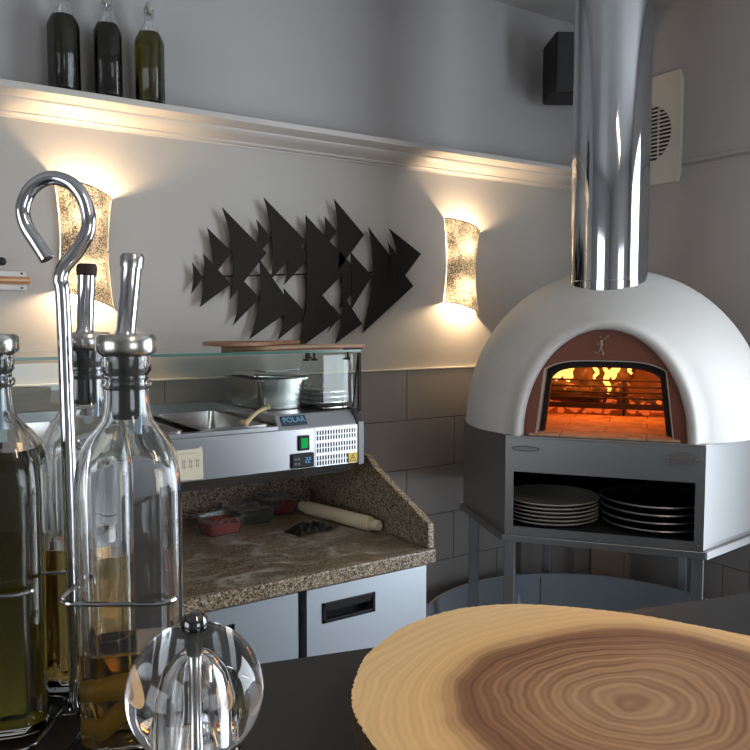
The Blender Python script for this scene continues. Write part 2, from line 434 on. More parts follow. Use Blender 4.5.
# ------------------------------------------------------------------ wall sconces
def make_sconce(w, label, loc):
    t = thing('wall_sconce', label, 'lamp', loc, 0, 'crackled gold wall sconces')
    # shade: curved sheet, wider at both ends, ends cut on a slant
    rings = []; nz, na = 24, 20
    for k in range(nz+1):
        f = k/nz; waist = 1 - .17*(1-(2*f-1)**2)
        ring = []
        for i in range(na+1):
            a = i/na; x = (a-.5)*w*waist
            dpt = .004 + .066*sin(pi*a)**.6*(1 - .25*(1-(2*f-1)**2))
            z = .005 + .322*f - .050*(a-.5)
            ring.append((x, -dpt, z))
        rings.append(ring)
    inner = [[(x*.985, y+.003, z) for x, y, z in r] for r in rings]
    q = MB()
    n = na+1
    vs = [p for r in rings for p in r] + [p for r in inner for p in r]; o2 = len(vs)//2; fs = []
    for k in range(nz):
        for i in range(na):
            a = k*n+i; fs.append((a, a+1, a+n+1, a+n)); fs.append((o2+a, o2+a+n, o2+a+n+1, o2+a+1))
        fs.append((k*n, (k+1)*n, o2+(k+1)*n, o2+k*n)); a = k*n+na; fs.append((a, o2+a, o2+a+n, a+n))
    for i in range(na):
        fs.append((i, o2+i, o2+i+1, i+1)); a = nz*n+i; fs.append((a, a+1, o2+a+1, o2+a))
    q.add(vs, fs).build('shade', M['shade'], t)
    for k, nm in ((0, 'shade_rim'), (nz, 'shade_rim')):
        MB().tube(rings[k], .0016, 8).build(nm, mat('rim_dark', (.06, .05, .04), .4, .6), t)
    boxm((-.03, -.012, .09), (.03, -.0005, .22)).build('wall_bracket', mat('bracket_white', (.5, .48, .44), .4), t, bevel=.002)
    MB().tube([(-w*.41, -.018, .155), (-.02, -.012, .155)], .0025, 8).build('side_fixing', M['chrome'], t); MB().tube([(w*.41, -.018, .145), (.02, -.012, .145)], .0025, 8).build('side_fixing', M['chrome'], t)
    for z in (.235, .090):
        MB().sphere((0, -.032, z), .013, 16, 10, (1, 1, 1.5)).build('bulb', M['bulb'], t)
        l = bpy.data.lights.new('sconce_light', 'POINT'); l.energy = 8.5; l.color = (1, .71, .42); l.shadow_soft_size = .014
        o = bpy.data.objects.new('sconce_light', l); link(o, t); o.location = (0, -.034, z + (.042 if z > .15 else -.042))
    return t
make_sconce(.158, 'curved crackled-gold wall lamp glowing on the left behind the chrome hook', (.560, 2.3995, 1.556))
make_sconce(.165, 'curved crackled-gold wall lamp glowing between the fish sculpture and the oven', (1.985, 2.3995, 1.540))

# ------------------------------------------------------------------ fish sculpture of triangular plates
fish = thing('fish_wall_sculpture', 'black metal fish wall sculpture made of overlapping triangular plates', 'sculpture', (1.3, 2.399, 1.65))
FT = [[(0.879, 1.681), (0.914, 1.634), (0.874, 1.582), (0.882, 1.633)], [(0.915, 1.709), (1.006, 1.616), (0.901, 1.541), (0.917, 1.628)],
 [(0.93, 1.791), (1.012, 1.72), (0.951, 1.642), (0.944, 1.723)], [(0.978, 1.858), (1.132, 1.721), (1.001, 1.567), (1.012, 1.712)],
 [(1.032, 1.645), (1.107, 1.573), (1.011, 1.482), (1.029, 1.548)], [(1.1, 1.829), (1.154, 1.771), (1.105, 1.716), (1.108, 1.779)],
 [(1.124, 1.901), (1.28, 1.768), (1.15, 1.638), (1.151, 1.775)], [(1.211, 1.792), (1.3, 1.718), (1.197, 1.618), (1.214, 1.7)],
 [(1.104, 1.703), (1.229, 1.541), (1.067, 1.437), (1.105, 1.563)], [(1.197, 1.607), (1.29, 1.516), (1.172, 1.432), (1.199, 1.514)],
 [(1.279, 1.855), (1.463, 1.694), (1.279, 1.529), (1.283, 1.689)], [(1.272, 1.663), (1.42, 1.507), (1.245, 1.398), (1.277, 1.536)],
 [(1.357, 1.858), (1.405, 1.808), (1.362, 1.754), (1.362, 1.809)], [(1.391, 1.919), (1.515, 1.803), (1.407, 1.675), (1.409, 1.804)],
 [(1.46, 1.74), (1.55, 1.659), (1.46, 1.534), (1.466, 1.636)], [(1.421, 1.716), (1.5, 1.629), (1.416, 1.537), (1.425, 1.627)],
 [(1.42, 1.597), (1.506, 1.486), (1.393, 1.416), (1.422, 1.507)], [(1.385, 1.552), (1.42, 1.515), (1.366, 1.456), (1.389, 1.507)],
 [(1.535, 1.831), (1.736, 1.627), (1.509, 1.452), (1.553, 1.661)], [(1.622, 1.833), (1.768, 1.747), (1.659, 1.625), (1.658, 1.742)],
 [(1.614, 1.784), (1.678, 1.712), (1.616, 1.655), (1.625, 1.725)]]
levels = [0, 1, 0, 2, 1, 0, 2, 1, 2, 0, 2, 1, 0, 2, 1, 0, 2, 0, 1, 2, 3]
for (top, right, bot, lm), lv in zip(FT, levels):
    pts = []
    for i in range(9):
        f = i/8; 
        x = (1-f)**2*top[0] + 2*f*(1-f)*(2*lm[0]-.5*(top[0]+bot[0])) + f*f*bot[0]
        z = (1-f)**2*top[1] + 2*f*(1-f)*(2*lm[1]-.5*(top[1]+bot[1])) + f*f*bot[1]
        pts.append((x-1.3, z-1.65))
    pts.append((right[0]-1.3, right[1]-1.65))
    d = -.022 - lv*.0035
    MB().prism(pts, d-.003, d, 'y').build('triangular_plate', M['fish'], fish, smooth=False)
q = MB()
for x, z in ((-.3, .06), (.1, .02), (.32, .02), (-.12, -.05), (-.4, -.02)):
    q.tube([(x, -.0235, z), (x, 0, z)], .006, 10)
q.tube([(-.41, -.0205, -.015), (.40, -.0205, .03)], .0025, 8)
q.build('mounting_bar', M['fish'], fish)

# ------------------------------------------------------------------ prep counter (fridge cabinet) and granite
cab = thing('refrigerated_counter', 'stainless refrigerated counter with two visible doors under the granite worktop', 'counter', (.6, 2.05, 0))
def L(mb, o): return mb.xf(Matrix.Translation(-Vector(o.location)))
L(boxm((-.12, 1.765, .12), (1.305, 2.385, .829)), cab).build('cabinet_body', M['stand'], cab, bevel=.002)
L(boxm((-.12, 1.757, .12), (1.305, 1.766, .829)), cab).build('door_surround', M['black_plastic'], cab)
L(boxm((-.10, 1.79, .02), (1.29, 2.37, .12)), cab).build('plinth', M['black_plastic'], cab)
for x0, x1 in ((.924, 1.305), (.518, .899), (.112, .493)):
    hx0 = x0+.045; hz0, hz1 = .716, .770
    q = MB(); z0, z1 = .15, .812
    for a, b_ in (((x0, z0), (hx0, z1)), ((hx0+.163, z0), (x1, z1)), ((hx0, z0), (hx0+.163, hz0)), ((hx0, hz1), (hx0+.163, z1))):
        q.box((a[0], 1.717, a[1]), (b_[0], 1.7565, b_[1]))
    d = L(q, cab).build('door', M['door_steel'], cab)
    q = MB(); e = .010
    q.box((hx0, 1.713, hz0), (hx0+.163, 1.727, hz0+e)).box((hx0, 1.713, hz1-e), (hx0+.163, 1.727, hz1)).box((hx0, 1.713, hz0), (hx0+e, 1.727, hz1)).box((hx0+.163-e, 1.713, hz0), (hx0+.163, 1.727, hz1))
    q.box((hx0, 1.750, hz0), (hx0+.163, 1.757, hz1)).prism([(1.717, hz1-e), (1.717, hz1-e-.014), (1.734, hz1-e)], hx0+e, hx0+.163-e, 'x')
    L(q, cab).build('recessed_handle', M['black_plastic'], d, bevel=.002)

wt = thing('granite_worktop', 'speckled brown granite worktop dusted with flour, with a sloping side upstand', 'worktop', (.6, 2.05, .83))
L(boxm((-.14, 1.672, .8305), (1.306, 2.388, .8695)), wt).build('worktop_slab', M['granite'], wt, bevel=.004)
L(boxm((-.13, 1.684, .8692), (1.284, 2.36, .8702)), wt).build('flour_dusting', M['granite_flour'], wt)
L(boxm((-.14, 2.36, .8697), (1.306, 2.388, 1.05)), wt).build('back_upstand', M['granite'], wt, bevel=.002)
L(MB().prism([(1.682, .8697), (2.359, .8697), (2.359, 1.085), (2.0, 1.085), (1.955, 1.055), (1.682, .940)], 1.284, 1.306, 'x'), wt).build('side_upstand', M['granite'], wt, bevel=.003)

# things on the worktop
def tub(label, loc, rz, w, d, h, food, lid, group='plastic tubs on the worktop'):
    t = thing('food_tub', label, 'food tub', loc, rz, group)
    def rr(w_, d_, z, r=.018, n=5):
        pts = []
        for cx, cy, a0 in ((w_/2-r, d_/2-r, 0), (-w_/2+r, d_/2-r, pi/2), (-w_/2+r, -d_/2+r, pi), (w_/2-r, -d_/2+r, 1.5*pi)):
            for i in range(n): a = a0+pi/2*i/(n-1); pts.append((cx+r*cos(a), cy+r*sin(a), z))
        return pts
    MB().loft([rr(w*.82, d*.82, 0), rr(w, d, h), rr(w+.008, d+.008, h), rr(w+.008, d+.008, h+.002), rr(w-.003, d-.003, h+.002), rr(w*.82-.003, d*.82-.003, .002)]).build('tub_wall', M['clear_plastic'], t, smooth=False)
    q = MB().loft([rr(w*.82-.006, d*.82-.006, .0025), rr(w*.94-.005, d*.94-.005, h*.68)])
    for i in range(22):
        x, y = random.uniform(-.34, .34)*w, random.uniform(-.34, .34)*d
        q.sphere((x, y, h*.68), .009, 8, 6)
    q.build('food', food, t)
    if lid:
        MB().loft([rr(w+.010, d+.010, h+.0025), rr(w+.010, d+.010, h+.005), rr(w-.02, d-.02, h+.006), rr(w-.03, d-.03, h+.003)]).build('lid', M['clear_plastic'], t, smooth=False)
    return t
tub('open clear plastic tub of red chopped food at the left of the worktop tubs', (.875, 2.165, .8703), radians(8), .125, .10, .048, M['red_food'], False)
tub('lidded plastic tub of dark food standing between the two red tubs', (1.00, 2.232, .8703), radians(-4), .15, .11, .045, M['dark_food'], True)
tub('lidded plastic tub of red food next to the rolling pin', (1.12, 2.285, .8703), radians(-6), .125, .10, .052, M['red_food'], True)
rp = thing('rolling_pin', 'pale wooden rolling pin lying beside the side upstand', 'rolling pin', (1.222, 2.06, .8925), 0)
ax = Vector((1.272-1.205, 1.905-2.215, 0)).normalized(); 
def along(prof, ax):
    q = MB().lathe(prof, 28); rot = ax.to_track_quat('Z', 'Y').to_matrix().to_4x4(); return q.xf(rot)
along([(.020, -.150), (.022, -.146), (.022, .138), (.020, .142)], ax).build('roller', M['pin_wood'], rp)
along([(.0145, .142), (.0165, .146), (.0165, .172), (.013, .177)], ax).build('handle', M['pin_wood'], rp)
along([(.013, -.182), (.0165, -.177), (.0165, -.154), (.0145, -.150)], ax).build('handle', M['pin_wood'], rp)
# crumpled dark sachet
pk = thing('crumpled_packet', 'crumpled dark foil packet lying in front of the rolling pin', 'packet', (1.105, 2.035, .8705), radians(10))
q = MB(); nx, ny = 12, 8; vs = []; 
for zz in (0, 1):
    for j in range(ny):
        for i in range(nx):
            u, w_ = i/(nx-1)-.5, j/(ny-1)-.5
            e = max(0, 1-(2*abs(u))**3)*max(0, 1-(2*abs(w_))**3)
            vs.append((u*.135+random.uniform(-.002, .002), w_*.085+random.uniform(-.002, .002), .001+zz*(.0006+e*(.016+random.uniform(-.007, .008)))))
fs = []
for j in range(ny-1):
    for i in range(nx-1):
        a = j*nx+i; fs.append((a, a+nx, a+nx+1, a+1)); a += nx*ny; fs.append((a, a+1, a+nx+1, a+nx))
bd = [i for i in range(nx)] + [j*nx+nx-1 for j in range(1, ny)] + [(ny-1)*nx+i for i in range(nx-2, -1, -1)] + [j*nx for j in range(ny-2, 0, -1)]
for a, b_ in zip(bd, bd[1:]+bd[:1]): fs.append((a, b_, b_+nx*ny, a+nx*ny))
q.add(vs, fs).build('foil', mat('dark_foil', (.05, .045, .035), .25, .6), pk, smooth=False)

# ------------------------------------------------------------------ refrigerated topping unit with glass canopy
ch = thing('topping_display_unit', 'stainless refrigerated topping unit with glass canopy and control panel above the worktop', 'topping unit', (.5, 2.1, 1.05))
CX0, CX1 = -.19, 1.205
def Lc(mb): return L(mb, ch)
# body: front face is hollowed by the row of pan wells
FY = 1.90
q = MB()
q.box((CX0, FY, 1.088), (1.19, FY+.012, 1.1995)); q.box((CX0, 2.361, 1.0885), (1.19, 2.375, 1.24)); q.box((CX0+.021, FY+.0125, 1.0885), (.954, 2.3605, 1.095))
q.box((CX0, FY+.0125, 1.0885), (CX0+.0205, 2.3605, 1.1995)); q.box((.955, FY+.0125, 1.0885), (1.19, 2.3605, 1.1990))
q.box((CX0, FY, 1.200), (.939, FY+.03, 1.212)); q.box((CX0, 2.33, 1.200), (.939, 2.3605, 1.212))
Lc(q).build('housing', M['steel'], ch, bevel=.0015)
Lc(MB().prism([(FY, 1.1998), (FY+.030, 1.2395), (2.36, 1.2395), (2.36, 1.1998)], .940, 1.19, 'x')).build('control_hood', M['steel'], ch, bevel=.002)
Lc(MB().prism([(FY-.004, 1.080), (FY-.004, 1.206), (FY+.028, 1.243), (2.375, 1.243), (2.375, 1.080)], 1.191, 1.214, 'x')).build('end_cheek', mat('dark_end_cheek', (.10, .10, .105), .35, .6), ch, bevel=.003)
Lc(MB().prism([(FY+.001, 1.0875), (FY+.055, 1.052), (2.34, 1.052), (2.34, 1.0875)], CX0+.01, 1.19, 'x')).build('underside_tray', M['stand'], ch)
q = MB()
for r in range(2):
    for i in range(26):
        x = 1.025 + i*.0062; s_ = .32 + r*.36; y = FY + .001 + .054*s_; z = 1.0875 - .0355*s_
        q.box((x, y-.003, z-.004), (x+.003, y+.001, z+.004))
Lc(q).build('lower_grille', M['dark_inside'], ch)
q = MB()   # white perforated panel with slots
Lc(boxm((1.052, FY-.0016, 1.0885), (1.190, FY, 1.199))).build('grille_panel', mat('pale_grille_panel', (.72, .73, .74), .35, .5), ch)
q = MB()
for gband in range(3):
    for r in range(2):
        z = 1.190 - gband*.0355 - r*.0150
        for i in range(15):
            x = 1.0565 + i*.0088
            if gband == 2 and x > 1.158: continue
            q.box((x, FY-.0024, z-.012), (x+.0046, FY-.0014, z))
sl = Lc(q).build('ventilation_slots', M['dark_inside'], ch)
Lc(boxm((1.1595, FY-.004, 1.0895), (1.189, FY-.0022, 1.1185))).build('warning_sticker', M['yellow'], ch)
q = MB().prism([(1.1625, 1.094), (1.186, 1.094), (1.1742, 1.1155)], FY-.0044, FY-.004, 'y')
tri = Lc(q).build('warning_triangle', M['ink'], ch)
Lc(MB().prism([(1.1655, 1.0957), (1.183, 1.0957), (1.1742, 1.1118)], FY-.0047, FY-.0044, 'y')).build('warning_triangle_field', M['yellow'], ch)
Lc(MB().prism([(1.1745, 1.109), (1.171, 1.103), (1.1738, 1.103), (1.1728, 1.0975), (1.1772, 1.1045), (1.1745, 1.1045)], FY-.005, FY-.0047, 'y')).build('warning_bolt', M['ink'], ch)
sw = Lc(boxm((.998, FY-.006, 1.139), (1.032, FY, 1.181))).build('power_switch', M['black_plastic'], ch, bevel=.002)
Lc(boxm((1.0045, FY-.009, 1.146), (1.0255, FY-.005, 1.174))).build('green_rocker', M['green_lit'], sw, bevel=.002)
th = Lc(boxm((.975, FY-.007, 1.091), (1.046, FY, 1.132))).build('thermostat', M['black_plastic'], ch, bevel=.005, seg=3)
q = MB()
for k, x in enumerate((1.018, 1.027)):
    for (a, b_, c, d) in ((0, 0, .006, .0012), (0, .007, .006, .0082), (0, .0135, .006, .0147), (-.0002, 0, .001, .007), (.005, .007, .0062, .0147)):
        q.box((x+a, FY-.0078, 1.105+b_), (x+c, FY-.0068, 1.105+d))
Lc(q).build('digital_readout', M['led'], th)
q = MB()
for i in range(2):
    for j in range(2): q.box((.984+i*.010, FY-.0078, 1.101+j*.013), (.990+i*.010, FY-.0066, 1.107+j*.013))
Lc(q).build('buttons', mat('grey_button', (.12, .12, .12), .4), th)
# badge on the slope
tc = bpy.data.curves.new('txt', 'FONT'); tc.body = 'POLAR'; tc.size = .024; tc.extrude = .0004; tc.align_x = 'CENTER'; tc.align_y = 'CENTER'
to = bpy.data.objects.new('txt', tc); C.objects.link(to); bpy.context.view_layer.update()
tm = bpy.data.meshes.new_from_object(to.evaluated_get(bpy.context.evaluated_depsgraph_get())); bpy.data.objects.remove(to)
sl_ang = atan2(.034, .030)
bc = Vector((.993, FY+.0155, 1.2230)) - Vector(ch.location)
Rm = Matrix.Translation(bc) @ Matrix.Rotation(sl_ang, 4, 'X')
bd_ = boxm((-.038, -.0145, 0), (.038, .0145, .002)).xf(Rm).build('maker_badge', M['blue_sign'], ch)
for v_ in tm.vertices: v_.co = Rm @ (Vector((v_.co.x*.92, v_.co.y, v_.co.z+.0024)))
tm.materials.clear(); tm.materials.append(M['blue_text']); lo = bpy.data.objects.new('badge_lettering', tm); link(lo, bd_)
# paper note taped on the front
nt_ = thing('paper_note', 'small cream paper note stuck to the left of the steel topping unit', 'note', (.680, FY-.001, 1.135))
MB().prism([(-.045, -.040), (.043, -.043), (.042, .034), (.038, .044), (.030, .038), (-.043, .036)], -.0012, -.0002, 'y').build('paper', M['label_paper'], nt_, smooth=False)
q = MB(); q.box((-.030, -.0016, .026), (.022, -.0011, .0275))
for i in range(4):
    x = -.032 + i*.018
    q.box((x, -.0016, .006), (x+.011, -.0011, .008)).box((x+.002, -.0016, -.010), (x+.004, -.0011, .012)).box((x+.007, -.0016, -.012), (x+.009, -.0011, .010)).box((x, -.0016, -.008), (x+.011, -.0011, -.006))
q.build('faded_marks', mat('faded_ink', (.36, .32, .24), .7), nt_)
# pans in the wells
def rrect(x0, y0, x1, y1, z, r=.02, n=5):
    pts = []
    for cx, cy, a0 in ((x1-r, y1-r, 0), (x0+r, y1-r, pi/2), (x0+r, y0+r, pi), (x1-r, y0+r, 1.5*pi)):
        for i in range(n): a = a0+pi/2*i/(n-1); pts.append((cx+r*cos(a), cy+r*sin(a), z))
    return pts
def gn_pan(w, d, depth, z0=0, rim=.012):
    return MB().loft([rrect(-w/2+.02, -d/2+.02, w/2-.02, d/2-.02, z0-depth), rrect(-w/2+rim, -d/2+rim, w/2-rim, d/2-rim, z0-.004), rrect(-w/2, -d/2, w/2, d/2, z0-.002),
        rrect(-w/2, -d/2, w/2, d/2, z0), rrect(-w/2+rim+.001, -d/2+rim+.001, w/2-rim-.001, d/2-rim-.001, z0), rrect(-w/2+.022, -d/2+.022, w/2-.022, d/2-.022, z0-depth+.002)])
spots = [(-.075, 'pan_a'), (.145, 'pan_b'), (.365, 'pan_c'), (.585, 'pan_d'), (.830, 'pan_e')]
plabels = ['steel food pan at the far left end of the topping unit', 'steel food pan behind the oil bottles in the topping unit', 'steel food pan seen between the oil bottles, below the canopy',
           'open steel food pan just right of the front bottle neck', 'open steel food pan nearest the big steel container']
pan0 = gn_pan(.208, .41, .10).build('food_pan', M['pan_steel']); 
for i, ((x, _), lab) in enumerate(zip(spots, plabels)):
    p_ = pan0 if i == 0 else pan0.copy()
    if i: C.objects.link(p_)
    p_.location = (x, 2.137, 1.2145); tag(p_, lab, 'food pan', 'food pans sunk in the topping unit')
boxm((.238, 1.945, 1.2148), (.262, 2.30, 1.222)).build('pan_divider', M['black_plastic'], None, bevel=.002)
tag(bpy.data.objects['pan_divider'], 'black plastic divider bar between the food pans behind the bottles', 'divider')
# canopy glass
GX1 = 1.200
Lc(boxm((CX0, 1.905, 1.409), (GX1+.008, 2.30, 1.415))).build('canopy_top_glass', M['sheet_glass'], ch)
Lc(boxm((CX0, 1.9045, 1.4085), (GX1+.008, 1.9065, 1.4155))).build('glass_edge', M['glass_edge'], ch)
Lc(boxm((CX0, 1.935, 1.262), (GX1, 1.940, 1.400))).build('canopy_front_glass', M['sheet_glass'], ch)
Lc(MB().prism([(1.945, 1.246), (2.30, 1.246), (2.26, 1.405), (1.915, 1.405)], GX1+.002, GX1+.007, 'x')).build('canopy_side_glass', M['sheet_glass'], ch)
Lc(boxm((GX1+.001, 1.906, 1.236), (GX1+.009, 1.914, 1.405))).build('canopy_post', M['burner'], ch)
Lc(boxm((GX1-.04, 1.903, 1.4155), (GX1+.010, 1.93, 1.4195))).build('corner_bracket', M['burner'], ch, bevel=.001)
for x, y in ((GX1-.022, 1.93), (GX1-.085, 2.05), (GX1-.155, 1.935), (GX1-.13, 1.935)):
    Lc(MB().lathe([(.004, 1.385), (.010, 1.386), (.010, 1.390), (.0035, 1.392), (.0035, 1.409)], 16, (x, y))).build('glass_clamp', M['burner'], ch)

# steel container and lids on the unit
gc = thing('deep_steel_container', 'deep rectangular steel container with a tilted lid on top of the topping unit', 'container', (1.015, 2.14, 1.240))
gn_pan(.175, .26, .088, .090, .010).build('container_body', M['pan_steel'], gc)
l_ = MB().loft([rrect(-.092, -.125, .092, .125, 0), rrect(-.092, -.125, .092, .125, .002), rrect(-.075, -.11, .075, .11, .006)]).xf(Matrix.Translation((.010, 0, .0945)) @ Matrix.Rotation(radians(3), 4, 'Y') @ Matrix.Rotation(radians(-6), 4, 'Z')).build('container_lid', M['pan_steel'], gc)
MB().tube(smooth_path([(-.06, -.05, .112), (.0, -.055, .108), (.07, -.06, .112), (.105, -.062, .118)], 4), .0025, 8).build('spoon_handle', M['chrome'], gc)
for i in range(4):
    t = thing('shallow_tray', ['bottom shallow steel tray of the stack beside the deep container', 'second shallow tray from the bottom of the stack beside the deep container',
                          'second shallow tray from the top of the stack beside the deep container', 'top shallow steel tray with a wire handle, stacked beside the deep container'][i],
              'tray', (1.163 + (.001, -.002, .001, -.001)[i], 2.065 + .003*i, 1.2445 + i*.0150), radians((1, -1, 1, 0)[i]), 'stacked shallow trays')
    w_ = .030
    MB().loft([rrect(-.058, -.115, .032, .115, 0, .012), rrect(-.058, -.115, .032, .115, .0035, .012), rrect(-.052, -.108, .026, .108, .006, .012), rrect(-.047, -.103, .021, .103, .0035, .01)]).build('tray_plate', M['pan_steel'], t)
    MB().tube(smooth_path([(-.045, -.02, .004), (-.045, -.02, .013), (-.03, -.02, .0145 if i < 3 else .024), (-.012, -.02, .0145 if i < 3 else .024), (.0, -.02, .013), (.0, -.02, .004)], 4), .0018, 8).build('tray_handle', M['burner'] if i < 3 else M['chrome'], t)
tg = thing('beige_ladle', 'beige handled utensil resting in the food pan beside the steel container', 'utensil', (.87, 1.93, 1.218))
q = MB().tube(smooth_path([(.060, .02, .042), (.045, .018, .038), (.02, .010, .028), (-.005, 0, .012), (-.018, -.008, .006)], 5), [.006]*3+[.0075]*4+[.0055]*7+[.0065]*4+[.009]*3, 12)
q.sphere((.060, .020, .043), .0085, 12, 8).sphere((-.018, -.012, .007), .008, 12, 8).sphere((-.022, .001, .008), .0075, 12, 8)
q.build('handle_grip', M['bone'], tg)
tag(tg, kind=None)

# wooden peels lying on the glass
def peel(label, loc, rz, L_, wd, m, hl, tilt=0):
    t = thing('pizza_peel', label, 'pizza peel', loc, rz, 'wooden peels on the glass canopy')
    pts = []
    n = 22
    for i in range(n+1):
        a = -pi/2*.93 + pi*.93*i/n
        pts.append((-L_*.10 + -abs(cos(a))**.55*L_*.55*(1), sin(a)*wd/2))
    pts = [(x, y) for x, y in pts]
    pts += [(L_*.30, .022), (L_*.34, .016), (L_*.34+hl, .014), (L_*.34+hl+.008, .008), (L_*.34+hl+.008, -.008), (L_*.34+hl, -.014), (L_*.34, -.016), (L_*.30, -.022)]
    MB().prism(pts, 0, .011).xf(Matrix.Rotation(tilt, 4, 'Y')).build('board', m, t, bevel=.002)
    return t
peel('thick wooden pizza peel lying lowest on the glass canopy, handle to the right', (1.06, 2.08, 1.4157), radians(-14), .30, .22, M['peel'], .13)
peel('darker wooden pizza peel lying on top of another peel', (.97, 2.09, 1.4275), radians(14), .26, .20, M['peel_dark'], .06)

# white rail at the left edge of the fish wall
rl = thing('wall_rail', 'short white wall rail with a copper strip at the left edge, beside the lamp', 'wall rail', (.30, 2.399, 1.61))
boxm((-.22, -.012, -.027), (.098, 0, .027)).build('back_plate', mat('white_metal', (.6, .58, .55), .35), rl, bevel=.002)
MB().tube([(-.22, -.018, 0), (.104, -.018, 0)], .011, 14).build('copper_strip', M['copper'], rl)
for z in (-.020, .020): MB().tube([(.085, -.015, z), (.085, -.012, z)], .003, 8).build('screw', M['burner'], rl)
MB().sphere((.335, 2.385, 1.662), .012, 12, 8).build('wall_hook', M['black_rubber']); tag(bpy.data.objects['wall_hook'], 'small black round hook on the wall above the white rail', 'hook')

# ------------------------------------------------------------------ pizza oven on its stand
OR = radians(-52.9); OC = (1.758, 1.488, 0)
ov = thing('pizza_oven', 'white domed wood-fired pizza oven with a terracotta arched mouth', 'oven', (OC[0], OC[1], 1.1585), OR)
ZB = 0.0
R_ = .474; YC = .43
def sect(y):
    u = min(abs(y-YC)/R_, .99999)
    a = R_*(1-u**2.3)**(1/2.3); k = sqrt(max(0, 1-min(abs(y-YC)/.487, 1)**2))
    h = .340 + .170*sin(pi/2*max(y, 0)/YC)**1.2 if y < YC else .51*(1-u**2.4)**(1/2.4)
    return a, h
def arch(a, h, y, n=48, e=2.15, z0=0):
    pts = []
    for i in range(n+1):
        t = pi*i/n; c, s_ = cos(t), sin(t)
        pts.append((a*math.copysign(abs(c)**(2/e), c), y, z0 + h*abs(s_)**(2/e)))
    return pts
rings = [arch(.226, .312, .050, e=2.0), arch(.229, .315, .012, e=2.0), arch(.233, .319, .001, e=2.0), arch(.242, .328, -.006, e=2.0), arch(.254, .338, -.002, e=2.05)]
ys = [.012, .03, .055, .085, .12, .16, .20, .25, .30, .36, .43, .50, .57, .64, .70, .75, .80, .84, .87, .895, .908, .914]
for y in ys: rings.append(arch(*sect(y), y, e=2.1))
MB().loft(rings, cap0=False, cap1=True, closed=False).build('plaster_dome', M['plaster'], ov, angle=60)
# terracotta plate with the mouth cut out
NA = 48
def mouth(y, s_=1.0, dz=0):
    pts = []
    wb, wt_, h = .194*s_, .170*s_, .226*s_+dz
    # right jamb up, gentle arch, left jamb down ; NA+1 points
    for i in range(NA+1):
        f = i/NA
        if f < .25: g_ = f/.25; pts.append((wb+(wt_-wb)*g_, y, h*.88*g_))
        elif f > .75: g_ = (f-.75)/.25; pts.append((-wt_+(-wb+wt_)*g_, y, h*.88*(1-g_)))
        else:
            g_ = (f-.25)/.5; pts.append((wt_*cos(pi*g_)*1.0 if False else wt_*(1-2*g_), y, h*(.88+.12*(1-(2*g_-1)**4))))
    return pts
outer = arch(.228, .314, .030, NA, 2.0)
q = MB().loft([outer, mouth(.030), mouth(.075)], False, False, False)
q.build('terracotta_facing', M['terracotta'], ov, angle=30)
# pale reveal and dark steel frame inside the mouth
q = MB().loft([mouth(.0295, .998), mouth(.0295, .985), mouth(.11, .975)], False, False, False); q.build('mouth_reveal', mat('pale_reveal', (.40, .36, .31), .7), ov)
q = MB().loft([mouth(.085, .972), mouth(.085, .90, -.002), mouth(.12, .90, -.002), mouth(.12, .97)], False, False, False); q.build('mouth_frame', M['burner'], ov)
# relief emblem: dancing figure with a staff
q = MB()
def seg(p, r): q.tube([(x, .0285, z) for x, z in p], r, 8)
E0 = (-.012, .262)
def e_(x, z): return (E0[0]+x, E0[1]+z)
seg([e_(.002, .022), e_(.004, .010), e_(.001, -.004)], [.004, .0048, .0035]); q.sphere((E0[0]+.0, .0285, E0[1]+.030), .0042, 10, 8)
seg([e_(.004, .020), e_(.011, .024), e_(.019, .031)], .0016); seg([e_(.017, .029), e_(.024, .036)], .0026)
seg([e_(.001, .019), e_(-.006, .014), e_(-.004, .006)], .0016)
seg([e_(.001, -.003), e_(-.003, -.012), e_(-.010, -.014), e_(-.016, -.011)], .0022); seg([e_(.002, -.004), e_(.008, -.012), e_(.010, -.021)], .0022)
seg([e_(-.018, -.016), e_(.012, -.019)], .0012)
q.build('emblem', M['terracotta_relief'], ov)
# cavity
q = MB(); rs = []
for k in range(13):
    y = .10 + .74*k/12; u = abs((y-.45)/.40); u = min(u, .9999)
    a = .335*(1-u**2.6)**(1/2.6); h = .30*(1-u**3)**(1/3)
    if k == 0: a, h = .19, .215
    rs.append(arch(max(a, .03), max(h, .03), y, 32, 3.0, .0))
q.loft(rs, False, True, False).build('oven_chamber', M['lining'], ov)
q = MB().loft([mouth(.108, .97), arch(.19, .215, .101, NA, 3.0)], False, False, False); q.build('mouth_throat', M['lining'], ov)
boxm((-.21, .012, .0002), (.21, .10, .0065)).build('mouth_sill', M['brick'], ov, bevel=.002)
boxm((-.36, .10, .0002), (.36, .80, .0065)).build('hearth', M['brick'], ov)
gr = MB()
for z in (.068, .088, .108, .130): gr.tube([(-.255, .552, z), (.255, .552, z)], .0035, 8)
gr.box((-.27, .54, .0300), (.27, .565, .048))
for x in (-.245, .04, .245): gr.tube([(x, .558, .0066), (x, .558, .132)], .0045, 8)
tag(gr.xf(Matrix.Translation((OC[0], OC[1], 1.1585)) @ Matrix.Rotation(OR, 4, 'Z')).build('fire_grate', M['burner']), 'blackened iron fire grate of horizontal bars inside the oven', 'grate')
def oloc(x, y, z): return Matrix.Translation((OC[0], OC[1], 1.1585)) @ Matrix.Rotation(OR, 4, 'Z') @ Vector((x, y, z))
